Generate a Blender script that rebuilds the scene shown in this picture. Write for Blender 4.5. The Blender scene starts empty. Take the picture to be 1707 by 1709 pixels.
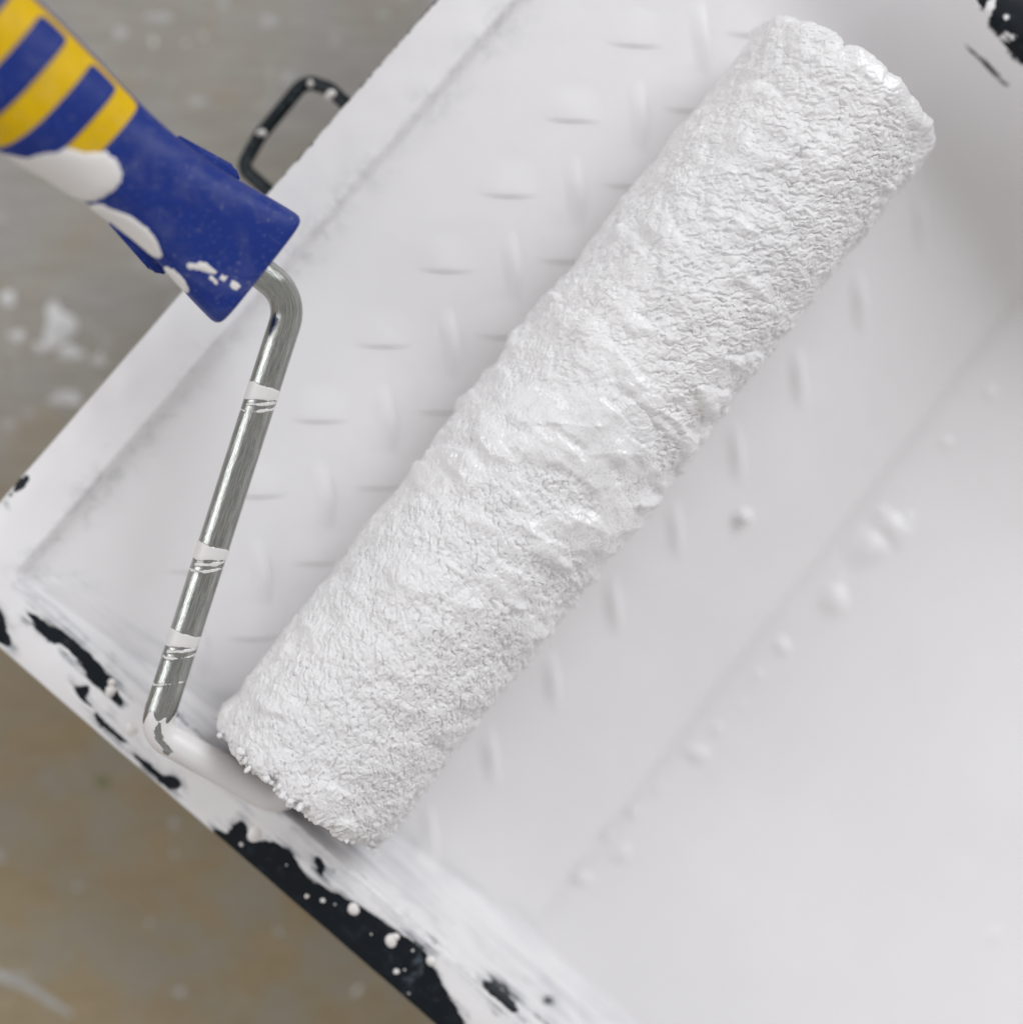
import bpy, bmesh, math, random
import numpy as np
from mathutils import Vector, Matrix, Euler
from mathutils.geometry import delaunay_2d_cdt

# ------------------------------------------------------------------ camera, world, lights
S = bpy.context.scene
COL = S.collection
R = math.radians
CAM_H = 0.5165                       # camera height above the floor (m)
cam = bpy.data.cameras.new('camera')
cam.lens = 60; cam.sensor_width = 36; cam.sensor_fit = 'HORIZONTAL'
cam.clip_start = 0.01; cam.clip_end = 50
cam.dof.use_dof = True; cam.dof.focus_distance = CAM_H - 0.092
cam.dof.aperture_fstop = 2.8
cam.dof.aperture_blades = 0
camo = bpy.data.objects.new('camera', cam); COL.objects.link(camo)
camo.location = (0, 0, CAM_H); camo.rotation_euler = (0, 0, 0)
S.camera = camo

W = bpy.data.worlds.new('World'); S.world = W; W.use_nodes = True
W.node_tree.nodes['Background'].inputs['Color'].default_value = (1.0, 0.97, 0.965, 1)
W.node_tree.nodes['Background'].inputs['Strength'].default_value = 0.46

def area(name, loc, size, size_y, power, color):
    l = bpy.data.lights.new(name, 'AREA'); l.shape = 'RECTANGLE'
    l.size = size; l.size_y = size_y; l.energy = power; l.color = color
    o = bpy.data.objects.new(name, l); COL.objects.link(o)
    o.location = loc
    o.rotation_euler = (Vector((0, 0, 0.05)) - Vector(loc)).to_track_quat('-Z', 'Y').to_euler()
    return o
area('window_light', (1.40, 1.35, 1.45), 1.6, 1.3, 35, (0.92, 0.955, 1.0))
area('second_window_light', (-1.9, 0.35, 1.4), 1.7, 0.9, 18, (0.95, 0.97, 1.0))

S.view_settings.view_transform = 'Standard'
S.view_settings.look = 'None'
S.view_settings.exposure = -0.03
S.view_settings.gamma = 1.0
S.render.engine = 'CYCLES'
S.cycles.use_denoising = True
S.cycles.max_bounces = 7
S.cycles.use_adaptive_sampling = True
S.cycles.adaptive_threshold = 0.015
S.cycles.diffuse_bounces = 4

# ------------------------------------------------------------------ plan reading: photograph pixel + height -> metres
F = 1707 * cam.lens / cam.sensor_width
def plan(px, py, z):
    k = (CAM_H - z) / F
    return Vector(((px - 853.5) * k, (854.5 - py) * k, z))

TRAY_A = R(49.1)
cT, sT = math.cos(TRAY_A), math.sin(TRAY_A)
def to_tray(p):                       # world -> tray local (x across the tray, y towards the shallow end)
    return (p[0] * cT + p[1] * sT, -p[0] * sT + p[1] * cT)

rng = np.random.default_rng(7)
random.seed(7)

# ------------------------------------------------------------------ numpy noise
_perm = rng.permutation(4096).astype(np.int64)
def _hash(i, j, k=0):
    return _perm[(_perm[(_perm[i & 4095] + j) & 4095] + k) & 4095]
_ga = rng.random(4096) * 2 * np.pi
def perlin(x, y, seed=0):
    xi = np.floor(x).astype(np.int64); yi = np.floor(y).astype(np.int64)
    xf = x - xi; yf = y - yi
    u = xf * xf * xf * (xf * (xf * 6 - 15) + 10); v = yf * yf * yf * (yf * (yf * 6 - 15) + 10)
    def g(a, b):
        h = _ga[_hash(xi + a, yi + b, seed)]
        return np.cos(h) * (xf - a) + np.sin(h) * (yf - b)
    n0 = g(0, 0) * (1 - u) + g(1, 0) * u
    n1 = g(0, 1) * (1 - u) + g(1, 1) * u
    return (n0 * (1 - v) + n1 * v) * 1.5
def fbm(x, y, octaves=3, seed=0, gain=0.5):
    s = 0; a = 1.0
    for o in range(octaves):
        s = s + a * perlin(x * 2 ** o, y * 2 ** o, seed + 17 * o); a *= gain
    return s
_r1 = rng.random(4096); _r2 = rng.random(4096)
def worley(x, y, seed=0):
    xi = np.floor(x).astype(np.int64); yi = np.floor(y).astype(np.int64)
    f1 = np.full(x.shape, 9.0); f2 = np.full(x.shape, 9.0)
    for a in (-1, 0, 1):
        for b in (-1, 0, 1):
            h = _hash(xi + a, yi + b, seed)
            d = np.hypot(xi + a + _r1[h] - x, yi + b + _r2[h] - y)
            f2 = np.minimum(f2, np.maximum(f1, d)); f1 = np.minimum(f1, d)
    return f1, f2
def sstep(a, b, x):
    t = np.clip((np.asarray(x) - a) / (b - a), 0, 1); return t * t * (3 - 2 * t)
def smax(a, b, k):
    h = np.clip(0.5 + 0.5 * (a - b) / k, 0, 1); return b * (1 - h) + a * h + k * h * (1 - h)
def smin(a, b, k):
    return -smax(-a, -b, k)
def poly_sdf(P, poly):                # positive inside
    poly = np.asarray(poly, float); d = np.full(len(P), 1e9); inside = np.zeros(len(P), bool)
    n = len(poly)
    for i in range(n):
        a = poly[i]; b = poly[(i + 1) % n]; e = b - a; w = P - a
        t = np.clip((w @ e) / (e @ e + 1e-20), 0, 1)
        d = np.minimum(d, np.hypot(*(w - t[:, None] * e).T))
        c = ((a[1] > P[:, 1]) != (b[1] > P[:, 1]))
        xs = a[0] + (P[:, 1] - a[1]) * (e[0] / (e[1] if abs(e[1]) > 1e-15 else 1e-15))
        inside ^= c & (P[:, 0] < xs)
    return np.where(inside, d, -d)
def chaikin(pts, n=2):
    pts = [np.array(p, float) for p in pts]
    for _ in range(n):
        q = []
        for i in range(len(pts)):
            a = pts[i]; b = pts[(i + 1) % len(pts)]
            q += [a * .75 + b * .25, a * .25 + b * .75]
        pts = q
    return pts

# ------------------------------------------------------------------ object helpers
def link(name, me, mat=None, parent=None):
    o = bpy.data.objects.new(name, me); COL.objects.link(o)
    if mat is not None and me is not None and len(me.materials) == 0: me.materials.append(mat)
    if parent is not None: o.parent = parent
    return o
def empty(name, label, cat, loc=(0, 0, 0), rotz=0):
    o = bpy.data.objects.new(name, None); COL.objects.link(o)
    o.empty_display_size = 0.02; o.location = loc; o.rotation_euler = (0, 0, rotz)
    o['label'] = label; o['category'] = cat
    return o
def mesh_np(name, verts, faces, attrs=None, smooth=True):
    me = bpy.data.meshes.new(name)
    verts = np.asarray(verts, np.float32); faces = np.asarray(faces, np.int32)
    n = faces.shape[1]
    me.vertices.add(len(verts)); me.vertices.foreach_set('co', verts.ravel())
    me.loops.add(faces.size); me.loops.foreach_set('vertex_index', faces.ravel())
    me.polygons.add(len(faces))
    me.polygons.foreach_set('loop_start', np.arange(0, faces.size, n, dtype=np.int32))
    me.polygons.foreach_set('loop_total', np.full(len(faces), n, np.int32))
    me.update(calc_edges=True); me.validate()
    for k, a in (attrs or {}).items():
        at = me.attributes.new(k, 'FLOAT', 'POINT'); at.data.foreach_set('value', np.asarray(a, np.float32).ravel())
    if smooth: me.polygons.foreach_set('use_smooth', np.ones(len(faces), bool))
    return me
def grid_faces(n, m, wrap=False):
    i = np.arange(n - 1)[:, None]; j = np.arange(m if wrap else m - 1)[None, :]
    j2 = (j + 1) % m
    return np.stack([i * m + j + 0 * i, i * m + j2 + 0 * i, (i + 1) * m + j2, (i + 1) * m + j], -1).reshape(-1, 4)
def patch(name, poly, surf, hmax, w, step, mat, parent, smooth_n=2, edge_noise=0.0, sink=0.00012):
    """a film or drop of paint with a traced outline, laid on surf(x, y, height)"""
    pts = chaikin(poly, smooth_n); K = 1000.0
    out = []
    for i in range(len(pts)):
        a, b = pts[i], pts[(i + 1) % len(pts)]
        m = max(1, int(np.hypot(*(b - a)) / step))
        for t in range(m): out.append(a + (b - a) * t / m)
    B = np.array(out)
    if edge_noise:
        B = B + edge_noise * np.stack([perlin(B[:, 0] * 700, B[:, 1] * 700, 5), perlin(B[:, 0] * 700, B[:, 1] * 700, 9)], 1)
    lo, hi = B.min(0), B.max(0)
    gx, gy = np.meshgrid(np.arange(lo[0], hi[0], step), np.arange(lo[1], hi[1], step * .87))
    G = np.stack([gx.ravel() + (np.arange(gy.shape[0]) % 2).repeat(gx.shape[1]) * step * .5, gy.ravel()], 1)
    G = G[poly_sdf(G, B) > step * .6]
    P = np.vstack([B, G]); nb = len(B)
    vv, ee, ff, *_ = delaunay_2d_cdt([Vector((p[0] * K, p[1] * K)) for p in P], [(i, (i + 1) % nb) for i in range(nb)], [], 1, 1e-6)
    Q = np.array([(v[0] / K, v[1] / K) for v in vv])
    d = np.maximum(poly_sdf(Q, B), 0)
    t = np.clip(d / w, 0, 1); h = hmax * np.sqrt(np.maximum(1 - (1 - t) ** 2, 0)) - sink
    V = [surf(Q[i, 0], Q[i, 1], h[i]) for i in range(len(Q))]
    ff = [f if (Q[f[1]] - Q[f[0]])[0] * (Q[f[2]] - Q[f[0]])[1] - (Q[f[1]] - Q[f[0]])[1] * (Q[f[2]] - Q[f[0]])[0] > 0 else f[::-1] for f in ff]
    me = bpy.data.meshes.new(name); me.from_pydata([tuple(v) for v in V], [], [list(f) for f in ff]); me.update()
    me.polygons.foreach_set('use_smooth', np.ones(len(me.polygons), bool))
    return link(name, me, mat, parent)
def dome(name, r, h, mat, parent, loc, rot=(0, 0, 0), n=20, m=10, lobes=0.0, seed=0, power=1.0):
    """a drop or bubble: low dome whose foot runs out flat"""
    V = [(0, 0, h)]; Fc = []
    for i in range(1, m + 1):
        t = i / m
        z = h * (math.cos(t * math.pi) * .5 + .5) ** power - 0.00008 * (t > .99)
        for j in range(n):
            a = 2 * math.pi * j / n
            k = 1 + lobes * (math.sin(2 * a + seed) + .6 * math.sin(3 * a + 2.1 * seed))
            V.append((r * t * k * math.cos(a), r * t * k * math.sin(a), z))
    for j in range(n): Fc.append((0, 1 + j, 1 + (j + 1) % n))
    for i in range(m - 1):
        for j in range(n):
            a = 1 + i * n + j; b = 1 + i * n + (j + 1) % n
            Fc.append((a, a + n, b + n, b))
    me = bpy.data.meshes.new(name); me.from_pydata(V, [], Fc); me.update()
    me.polygons.foreach_set('use_smooth', np.ones(len(me.polygons), bool))
    o = link(name, me, mat, parent); o.location = loc; o.rotation_euler = rot
    return o

# ------------------------------------------------------------------ materials
class NT:
    def __init__(s, name):
        s.m = bpy.data.materials.new(name); s.m.use_nodes = True
        s.t = s.m.node_tree; s.p = s.t.nodes['Principled BSDF']; s.n = s.t.nodes
    def new(s, t, **kw):
        n = s.n.new(t)
        for k, v in kw.items(): setattr(n, k, v)
        return n
    def l(s, a, b): s.t.links.new(a, b)
    def coord(s, which='Object', scale=(1, 1, 1), rot=(0, 0, 0)):
        c = s.new('ShaderNodeTexCoord'); m = s.new('ShaderNodeMapping')
        m.inputs['Scale'].default_value = scale; m.inputs['Rotation'].default_value = rot
        s.l(c.outputs[which], m.inputs['Vector']); return m.outputs['Vector']
    def noise(s, vec, scale, detail=4, rough=.55, dist=0):
        n = s.new('ShaderNodeTexNoise'); n.inputs['Scale'].default_value = scale; n.inputs['Detail'].default_value = detail
        n.inputs['Roughness'].default_value = rough; n.inputs['Distortion'].default_value = dist
        s.l(vec, n.inputs['Vector']); return n.outputs['Fac']
    def ramp(s, fac, stops):
        r = s.new('ShaderNodeValToRGB'); e = r.color_ramp.elements
        while len(e) < len(stops): e.new(.5)
        for i, (p, c) in enumerate(stops):
            e[i].position = p; e[i].color = c if len(c) == 4 else (*c, 1)
        s.l(fac, r.inputs['Fac']); return r.outputs['Color']
    def mix(s, fac, a, b, mode='MIX'):
        m = s.new('ShaderNodeMix', data_type='RGBA', blend_type=mode)
        for sock, v in ((m.inputs['Factor'], fac), (m.inputs[6], a), (m.inputs[7], b)):
            if isinstance(v, (int, float)): sock.default_value = v
            elif isinstance(v, tuple): sock.default_value = v if len(v) == 4 else (*v, 1)
            else: s.l(v, sock)
        return m.outputs[2]
    def math(s, op, a, b=None, c=None, clamp=False):
        m = s.new('ShaderNodeMath', operation=op, use_clamp=clamp)
        for i, v in enumerate((a, b, c)):
            if v is None: continue
            if isinstance(v, (int, float)): m.inputs[i].default_value = v
            else: s.l(v, m.inputs[i])
        return m.outputs[0]
    def smooth(s, v, a, b):
        m = s.new('ShaderNodeMapRange', interpolation_type='SMOOTHSTEP')
        m.inputs['From Min'].default_value = a; m.inputs['From Max'].default_value = b
        s.l(v, m.inputs['Value']); return m.outputs['Result']
    def attr(s, name):
        a = s.new('ShaderNodeAttribute'); a.attribute_name = name; return a.outputs['Fac']
    def bump(s, h, dist, strength=1.0, prev=None):
        b = s.new('ShaderNodeBump'); b.inputs['Distance'].default_value = dist; b.inputs['Strength'].default_value = strength
        s.l(h, b.inputs['Height'])
        if prev is not None: s.l(prev, b.inputs['Normal'])
        return b.outputs['Normal']
    def set(s, **kw):
        for k, v in kw.items():
            i = s.p.inputs[k.replace('_', ' ')]
            if isinstance(v, (int, float)): i.default_value = v
            elif isinstance(v, tuple): i.default_value = v if len(v) == 4 else (*v, 1)
            else: s.l(v, i)
        return s.m

PAINT = (0.85, 0.835, 0.835)
def paint_material(name, rough=0.32, bump=0.0006, base=PAINT):
    t = NT(name); v = t.coord('Object')
    n = t.noise(v, 22, 3); f = t.noise(v, 160, 3)
    c = t.mix(t.smooth(n, .3, .75), tuple(x * 1.0 for x in base), tuple(x * .965 for x in base))
    b = t.bump(n, bump * 6, .5); b = t.bump(f, bump * .5, .35, b)
    return t.set(Base_Color=c, Roughness=rough, Normal=b, Specular_IOR_Level=0.5)
M = {}
M['paint'] = paint_material('wet_white_paint')
M['pool'] = paint_material('paint_pool', .28, .0003)
M['drop'] = paint_material('paint_drop', .35, .0002, (0.82, 0.79, 0.76))

# floor: worn plywood with dust, paint haze, scratches and a window sheen painted into the colour
t = NT('dusty_sheen_plywood'); v = t.coord('Object', rot=(0, 0, R(4)))
grain = t.noise(t.coord('Object', (12, 110, 12), (0, 0, R(3))), 3.6, 6, .7)
big = t.noise(v, 7, 4, .6); blot = t.noise(v, 26, 5, .62, .6); fine = t.noise(v, 420, 4, .7)
wood = t.mix(t.smooth(grain, .25, .75), (0.31, 0.232, 0.125), (0.39, 0.305, 0.18))
wood = t.mix(t.smooth(fine, .3, .8), wood, t.mix(.5, wood, (0.22, 0.165, 0.085)))
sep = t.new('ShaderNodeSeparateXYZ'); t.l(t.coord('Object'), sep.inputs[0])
far = t.smooth(t.math('ADD', sep.outputs['Y'], t.math('MULTIPLY', t.math('SUBTRACT', big, .5), .16)), -.10, .10)  # painted gradient for the grey window sheen; also weights dust and haze
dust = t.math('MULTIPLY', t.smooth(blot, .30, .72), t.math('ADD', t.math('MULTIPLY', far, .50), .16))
dust_sheen_c = t.mix(far, (0.33, 0.30, 0.25), (0.36, 0.345, 0.32))
dust_sheen_c = t.mix(t.smooth(grain, .38, .66), t.mix(.45, dust_sheen_c, (0.22, 0.205, 0.18)), dust_sheen_c)
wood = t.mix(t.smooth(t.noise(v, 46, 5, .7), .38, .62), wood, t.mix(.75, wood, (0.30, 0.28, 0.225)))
c = t.mix(t.math('ADD', dust, t.math('MULTIPLY', far, .55), clamp=True), wood, dust_sheen_c)  # dust blotches plus the painted sheen, greyer towards the top
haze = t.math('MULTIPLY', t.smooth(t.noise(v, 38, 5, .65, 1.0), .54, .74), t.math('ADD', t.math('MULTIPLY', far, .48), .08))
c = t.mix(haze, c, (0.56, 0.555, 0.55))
scr = t.noise(t.coord('Object', (9, 120, 9), (0, 0, R(-22))), 6, 4, .6)
c = t.mix(t.math('MULTIPLY', t.smooth(scr, .66, .78), .35), c, (0.55, 0.54, 0.52))
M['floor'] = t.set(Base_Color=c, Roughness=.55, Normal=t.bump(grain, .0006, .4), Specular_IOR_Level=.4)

# tray plastic: black where bare, white where paint dried on it (outline carried by the 'bare' distance)
t = NT('painted_black_plastic'); v = t.coord('Object')
n1 = t.noise(v, 300, 3, .5); n2 = t.noise(v, 1700, 2, .5)
bare = t.math('ADD', t.attr('bare'), t.math('ADD', t.math('MULTIPLY', t.math('SUBTRACT', n1, .5), .0018), t.math('MULTIPLY', t.math('SUBTRACT', n2, .5), .0004)))
streak = t.noise(t.coord('Object', (520, 16, 200), (0, 0, R(2))), 1.0, 5, .6, .3)
bare = t.math('ADD', bare, t.math('MULTIPLY', t.math('SUBTRACT', streak, .5), .0026))
bare = t.smooth(bare, -.00022, .00030)
streak2 = t.noise(t.coord('Object', (120, 40, 60)), 1.4, 4, .65, .6)
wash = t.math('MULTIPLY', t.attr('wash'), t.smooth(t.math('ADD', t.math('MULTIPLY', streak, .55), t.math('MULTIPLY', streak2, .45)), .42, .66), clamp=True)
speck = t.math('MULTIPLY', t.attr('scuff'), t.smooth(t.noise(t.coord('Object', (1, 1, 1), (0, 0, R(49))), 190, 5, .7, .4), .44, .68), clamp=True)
low = t.noise(v, 24, 3)
white = t.mix(t.smooth(low, .3, .75), PAINT, tuple(x * .965 for x in PAINT))
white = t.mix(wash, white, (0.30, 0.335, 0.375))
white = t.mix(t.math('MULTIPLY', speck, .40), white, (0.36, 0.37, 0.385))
dustn = t.smooth(t.noise(v, 240, 5, .7), .50, .8)
black = t.mix(t.math('MULTIPLY', dustn, .55), (0.005, 0.008, 0.012), (0.040, 0.052, 0.068))
fe = t.math('ADD', t.attr('brushed'), t.math('MULTIPLY', t.math('SUBTRACT', t.noise(v, 130, 4, .6), .5), .011))
fe = t.math('MULTIPLY', t.smooth(fe, -.0030, .0012), t.smooth(streak, .40, .62), clamp=True)
white = t.mix(t.math('MULTIPLY', fe, .8), white, (0.10, 0.125, 0.155))
thin = t.math('MULTIPLY', t.smooth(t.noise(v, 110, 5, .65, .5), .60, .72), .5)
black = t.mix(thin, black, (0.12, 0.145, 0.175))
c = t.mix(bare, white, black)
b = t.bump(low, .0022, .45); b = t.bump(t.noise(v, 150, 3), .0002, .4, b)
M['tray'] = t.set(Base_Color=c, Roughness=t.math('ADD', .36, t.math('MULTIPLY', bare, .12)), Normal=b, Specular_IOR_Level=t.math('SUBTRACT', .5, t.math('MULTIPLY', bare, .3)))

def plastic(name, col, rough=.38, var=.9):
    t = NT(name); v = t.coord('Object'); n = t.noise(v, 260, 4, .65)
    c = t.mix(t.smooth(n, .35, .75), col, tuple(x * var for x in col))
    return t.set(Base_Color=c, Roughness=t.math('ADD', rough, t.math('MULTIPLY', n, .1)), Normal=t.bump(t.noise(v, 1500, 2), .00006, .5), Specular_IOR_Level=.22)
def worn(m):
    t = m.node_tree; p = t.nodes['Principled BSDF']; src = p.inputs['Base Color'].links[0].from_socket
    c = t.nodes.new('ShaderNodeTexCoord'); n = t.nodes.new('ShaderNodeTexNoise'); n.inputs['Scale'].default_value = 900; n.inputs['Detail'].default_value = 4
    t.links.new(c.outputs['Object'], n.inputs['Vector'])
    k = t.nodes.new('ShaderNodeTexNoise'); k.inputs['Scale'].default_value = 90; k.inputs['Detail'].default_value = 5; k.inputs['Distortion'].default_value = 1.2
    t.links.new(c.outputs['Object'], k.inputs['Vector'])
    r1 = t.nodes.new('ShaderNodeMapRange'); r1.inputs[1].default_value = .60; r1.inputs[2].default_value = .72; t.links.new(n.outputs['Fac'], r1.inputs[0])
    r2 = t.nodes.new('ShaderNodeMapRange'); r2.inputs[1].default_value = .50; r2.inputs[2].default_value = .75; t.links.new(k.outputs['Fac'], r2.inputs[0])
    a = t.nodes.new('ShaderNodeMath'); a.operation = 'MULTIPLY_ADD'; a.inputs[1].default_value = .20; t.links.new(r1.outputs[0], a.inputs[0])
    b = t.nodes.new('ShaderNodeMath'); b.operation = 'MULTIPLY'; b.inputs[1].default_value = .10; t.links.new(r2.outputs[0], b.inputs[0]); t.links.new(b.outputs[0], a.inputs[2])
    m2 = t.nodes.new('ShaderNodeMix'); m2.data_type = 'RGBA'; t.links.new(a.outputs[0], m2.inputs['Factor']); t.links.new(src, m2.inputs[6]); m2.inputs[7].default_value = (.45, .45, .47, 1)
    t.links.new(m2.outputs[2], p.inputs['Base Color'])
    return m
M['blue'] = plastic('blue_plastic', (0.012, 0.034, 0.225))
M['yellow'] = plastic('yellow_rubber', (0.76, 0.475, 0.0), .45)
worn(M['blue']); worn(M['yellow'])
M['cap'] = plastic('grey_plastic', (0.35, 0.35, 0.36))

t = NT('wire_black'); v = t.coord('Object')
n = t.noise(v, 210, 5, .65)
c = t.mix(t.smooth(n, .64, .68), t.mix(t.smooth(t.noise(v, 500, 3), .5, .7), (0.006, 0.011, 0.014), (0.04, 0.052, 0.058)), (0.72, 0.71, 0.70))
M['wire'] = t.set(Base_Color=c, Roughness=.4, Specular_IOR_Level=.3)

t = NT('zinc_plated_steel'); v = t.coord('Object')
sc = t.attr('along'); ar = t.attr('around')
cmb = t.new('ShaderNodeCombineXYZ'); t.l(t.math('MULTIPLY', sc, 60), cmb.inputs[0]); t.l(t.math('MULTIPLY', ar, 6), cmb.inputs[1])
draw = t.noise(cmb.outputs[0], 3.0, 4, .6)
pit = t.noise(v, 900, 3, .7)
metal = t.mix(t.smooth(draw, .3, .7), (0.27, 0.28, 0.265), (0.52, 0.53, 0.50))
metal = t.mix(t.math('MULTIPLY', t.smooth(pit, .6, .75), .5), metal, (0.62, 0.63, 0.59))
pm = t.math('ADD', t.attr('paint'), t.math('MULTIPLY', t.math('SUBTRACT', t.noise(v, 420, 3), .5), .0013))
pm = t.smooth(pm, -.00008, .00012)
c = t.mix(pm, metal, (0.78, 0.755, 0.745))
b = t.bump(draw, .00012, .5); b = t.bump(pm, .0002, .7, b)
M['steel'] = t.set(Base_Color=c, Metallic=t.math('SUBTRACT', 1.0, pm), Roughness=t.math('ADD', t.math('ADD', .10, t.math('MULTIPLY', pit, .14)), t.math('MULTIPLY', pm, .12)), Normal=b)

t = NT('paint_soaked_nap'); v = t.coord('Object')
th = t.attr('thick'); deep = t.attr('deep')
n = t.noise(v, 1300, 4, .65); n3 = t.noise(v, 380, 4, .6)
c = t.mix(t.smooth(t.noise(v, 35, 3), .3, .7), (0.865, 0.85, 0.845), (0.84, 0.83, 0.83))
b = t.bump(n3, .0003, .5); b = t.bump(n, .00032, .8, b)
mx = t.new('ShaderNodeMix', data_type='VECTOR'); t.l(t.math('MULTIPLY', th, .8), mx.inputs['Factor']); t.l(b, mx.inputs[4])
g = t.new('ShaderNodeNewGeometry'); t.l(g.outputs['Normal'], mx.inputs[5])
M['nap'] = t.set(Base_Color=c, Roughness=t.math('SUBTRACT', .44, t.math('MULTIPLY', th, .32)), Normal=mx.outputs[1], Specular_IOR_Level=t.math('ADD', .5, t.math('MULTIPLY', th, .5)))

# ------------------------------------------------------------------ floor
me = bpy.data.meshes.new('floor')
me.from_pydata([(-1.5, -1.5, 0), (1.5, -1.5, 0), (1.5, 1.5, 0), (-1.5, 1.5, 0)], [], [(0, 1, 2, 3)])
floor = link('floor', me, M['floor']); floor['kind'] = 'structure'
floor['label'] = 'worn grey brown plywood floor with dust and white paint spots'
t = NT('thin_paint_spot'); v = t.coord('Object')
M['spot'] = t.set(Base_Color=t.mix(t.smooth(t.noise(v, 160, 4), .35, .65), (0.66, 0.655, 0.65), (0.50, 0.49, 0.475)), Roughness=.6)
t = NT('green_smear'); M['green'] = t.set(Base_Color=(0.19, 0.20, 0.10), Roughness=.7)
t = NT('faint_paint_spot'); v = t.coord('Object')
M['faint'] = t.set(Base_Color=t.mix(t.smooth(t.noise(v, 160, 4), .35, .65), (0.47, 0.46, 0.45), (0.39, 0.38, 0.36)), Roughness=.6)
spots = [(98, 545, 30, 40), (118, 588, 22, 12), (72, 580, 16, 9), (165, 600, 12, 10), (12, 497, 14, 13), (30, 560, 12, 10), (108, 665, 28, 13), (48, 690, 9, 7),
         (447, 36, 15, 13), (200, 55, 12, 10), (480, 130, 13, 12), (262, 30, 26, 9), (640, 24, 10, 8), (372, 6, 10, 8), (560, 70, 8, 7),
         (20, 1630, 30, 6), (290, 1375, 8, 7), (300, 1655, 9, 7), (330, 170, 16, 9), (250, 1540, 6, 5), (130, 1480, 6, 4)]
for i, (x, y, a, b) in enumerate(spots):
    p = plan(x, y, 0); k = CAM_H / F; ph = random.random() * 6
    poly = []
    for j in range(11):
        an = 2 * math.pi * j / 11; rr = 1 + .28 * math.sin(3 * an + ph) + random.uniform(-.2, .2)
        poly.append((p.x + a * k * rr * math.cos(an), p.y + b * k * rr * math.sin(an)))
    patch('paint_spot', poly, lambda x, y, h: (x, y, h), .0004, .0015, .0012, M['spot'] if i < 7 else M['faint'], floor, sink=-.00005)
for k in range(34):                                  # small specks and flicks of older paint
    x = random.uniform(-30, 620); y = random.uniform(40, 1700)
    spots_far = (y < 480 - .9 * x) or (y > 1140 + .86 * x)
    if not spots_far: continue
    p = plan(x, y, 0); a = random.uniform(2.5, 7) * CAM_H / F; an0 = random.uniform(0, 3.14); el = random.uniform(1, 2.6)
    poly = [(p.x + a * (el * math.cos(q) * math.cos(an0) - math.sin(q) * math.sin(an0)) * random.uniform(.8, 1.2), p.y + a * (el * math.cos(q) * math.sin(an0) + math.sin(q) * math.cos(an0)) * random.uniform(.8, 1.2)) for q in np.linspace(0, 6.28, 9)[:-1]]
    patch('paint_spot', poly, lambda x, y, h: (x, y, h), .0003, .001, .001, M['faint'] if k % 3 else M['spot'], floor, sink=-.00005)
scr_ = [(-20, 1612), (30, 1632), (70, 1652), (120, 1690), (126, 1698), (100, 1688), (60, 1664), (20, 1644), (-20, 1630)]
patch('paint_scuff', [tuple(plan(x, y, 0))[:2] for x, y in scr_], lambda x, y, h: (x, y, h), .0003, .001, .001, M['faint'], floor, sink=-.00005)
p = plan(172, 1305, 0)
patch('green_smear', [(p.x - .003, p.y + .001), (p.x, p.y + .0022), (p.x + .003, p.y), (p.x + .001, p.y - .002), (p.x - .002, p.y - .0015)], lambda x, y, h: (x, y, h), .0002, .001, .0008, M['green'], floor, sink=-.00005)

# ------------------------------------------------------------------ paint tray
tray = empty('paint_tray', 'black plastic paint tray coated in white paint, with ribbed ramp and splattered rim', 'paint tray', (0, 0, 0), TRAY_A)
U0, U1 = -.1155, .1985                 # across the tray
Y0, Y1 = -.275, .1038                 # deep end .. shallow end
RC, RIM, RW = .020, .0700, .0170
SLOPE = .310
def ramp_z(y): return .0692 - (.0905 - y) * SLOPE
def tray_z(x, y):
    """height and distance from the outer edge for tray points (numpy)"""
    dx = np.minimum(x - U0, U1 - x); dy = np.minimum(y - Y0, Y1 - y)
    cx = np.clip(RC - dx, 0, None); cy = np.clip(RC - dy, 0, None)
    d = np.where((cx > 0) & (cy > 0), RC - np.hypot(cx, cy), np.minimum(dx, dy))
    q = np.clip((RW - d) / RW, 0, 1)
    rim = RIM - .0030 * q ** 2.5 + .0004 * fbm(x * 60, y * 60, 2, 40)
    wr = sstep(.03, -.02, (U1 - x) - (Y1 - y)) * sstep(.06, .14, x)      # the far side wall is flatter and its foot rounder
    wall = RIM + .001 - (d - RW) * (6.3 - 4.3 * wr)
    ins = smax(smax(wall, ramp_z(y), .004 + .028 * wr), np.full_like(x, .012), .004)
    ke = .0010 + .0105 * sstep(.010, -.004, (Y1 - y) - d)
    return smin(rim, ins, ke), d
def lines(*seg):
    out = []
    for a, b, st in seg:
        n = max(1, round((b - a) / st)); out += list(a + (b - a) * np.arange(n) / n)
    return np.array(out + [seg[-1][1]])
xs = lines((U0, U0 + .0006, .0003), (U0 + .0006, -.086, .0004), (-.086, .160, .0016), (.160, U1 - .0006, .0007), (U1 - .0006, U1, .0003))
ys = lines((Y0, Y0 + .0006, .0003), (Y0 + .0006, Y0 + .02, .001), (Y0 + .02, .078, .0011), (.078, Y1 - .0006, .0005), (Y1 - .0006, Y1, .0003))
X, Y = np.meshgrid(xs, ys, indexing='ij')
for sx, cx in ((-1, U0 + RC), (1, U1 - RC)):
    for sy, cy in ((-1, Y0 + RC), (1, Y1 - RC)):
        m = ((X - cx) * sx > 0) & ((Y - cy) * sy > 0)
        p = (X - cx) * sx / RC; q = (Y - cy) * sy / RC
        Xn = cx + sx * RC * p * np.sqrt(1 - q * q / 2); Yn = cy + sy * RC * q * np.sqrt(1 - p * p / 2)
        X = np.where(m, Xn, X); Y = np.where(m, Yn, Y)
Z, D = tray_z(X, Y)
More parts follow.
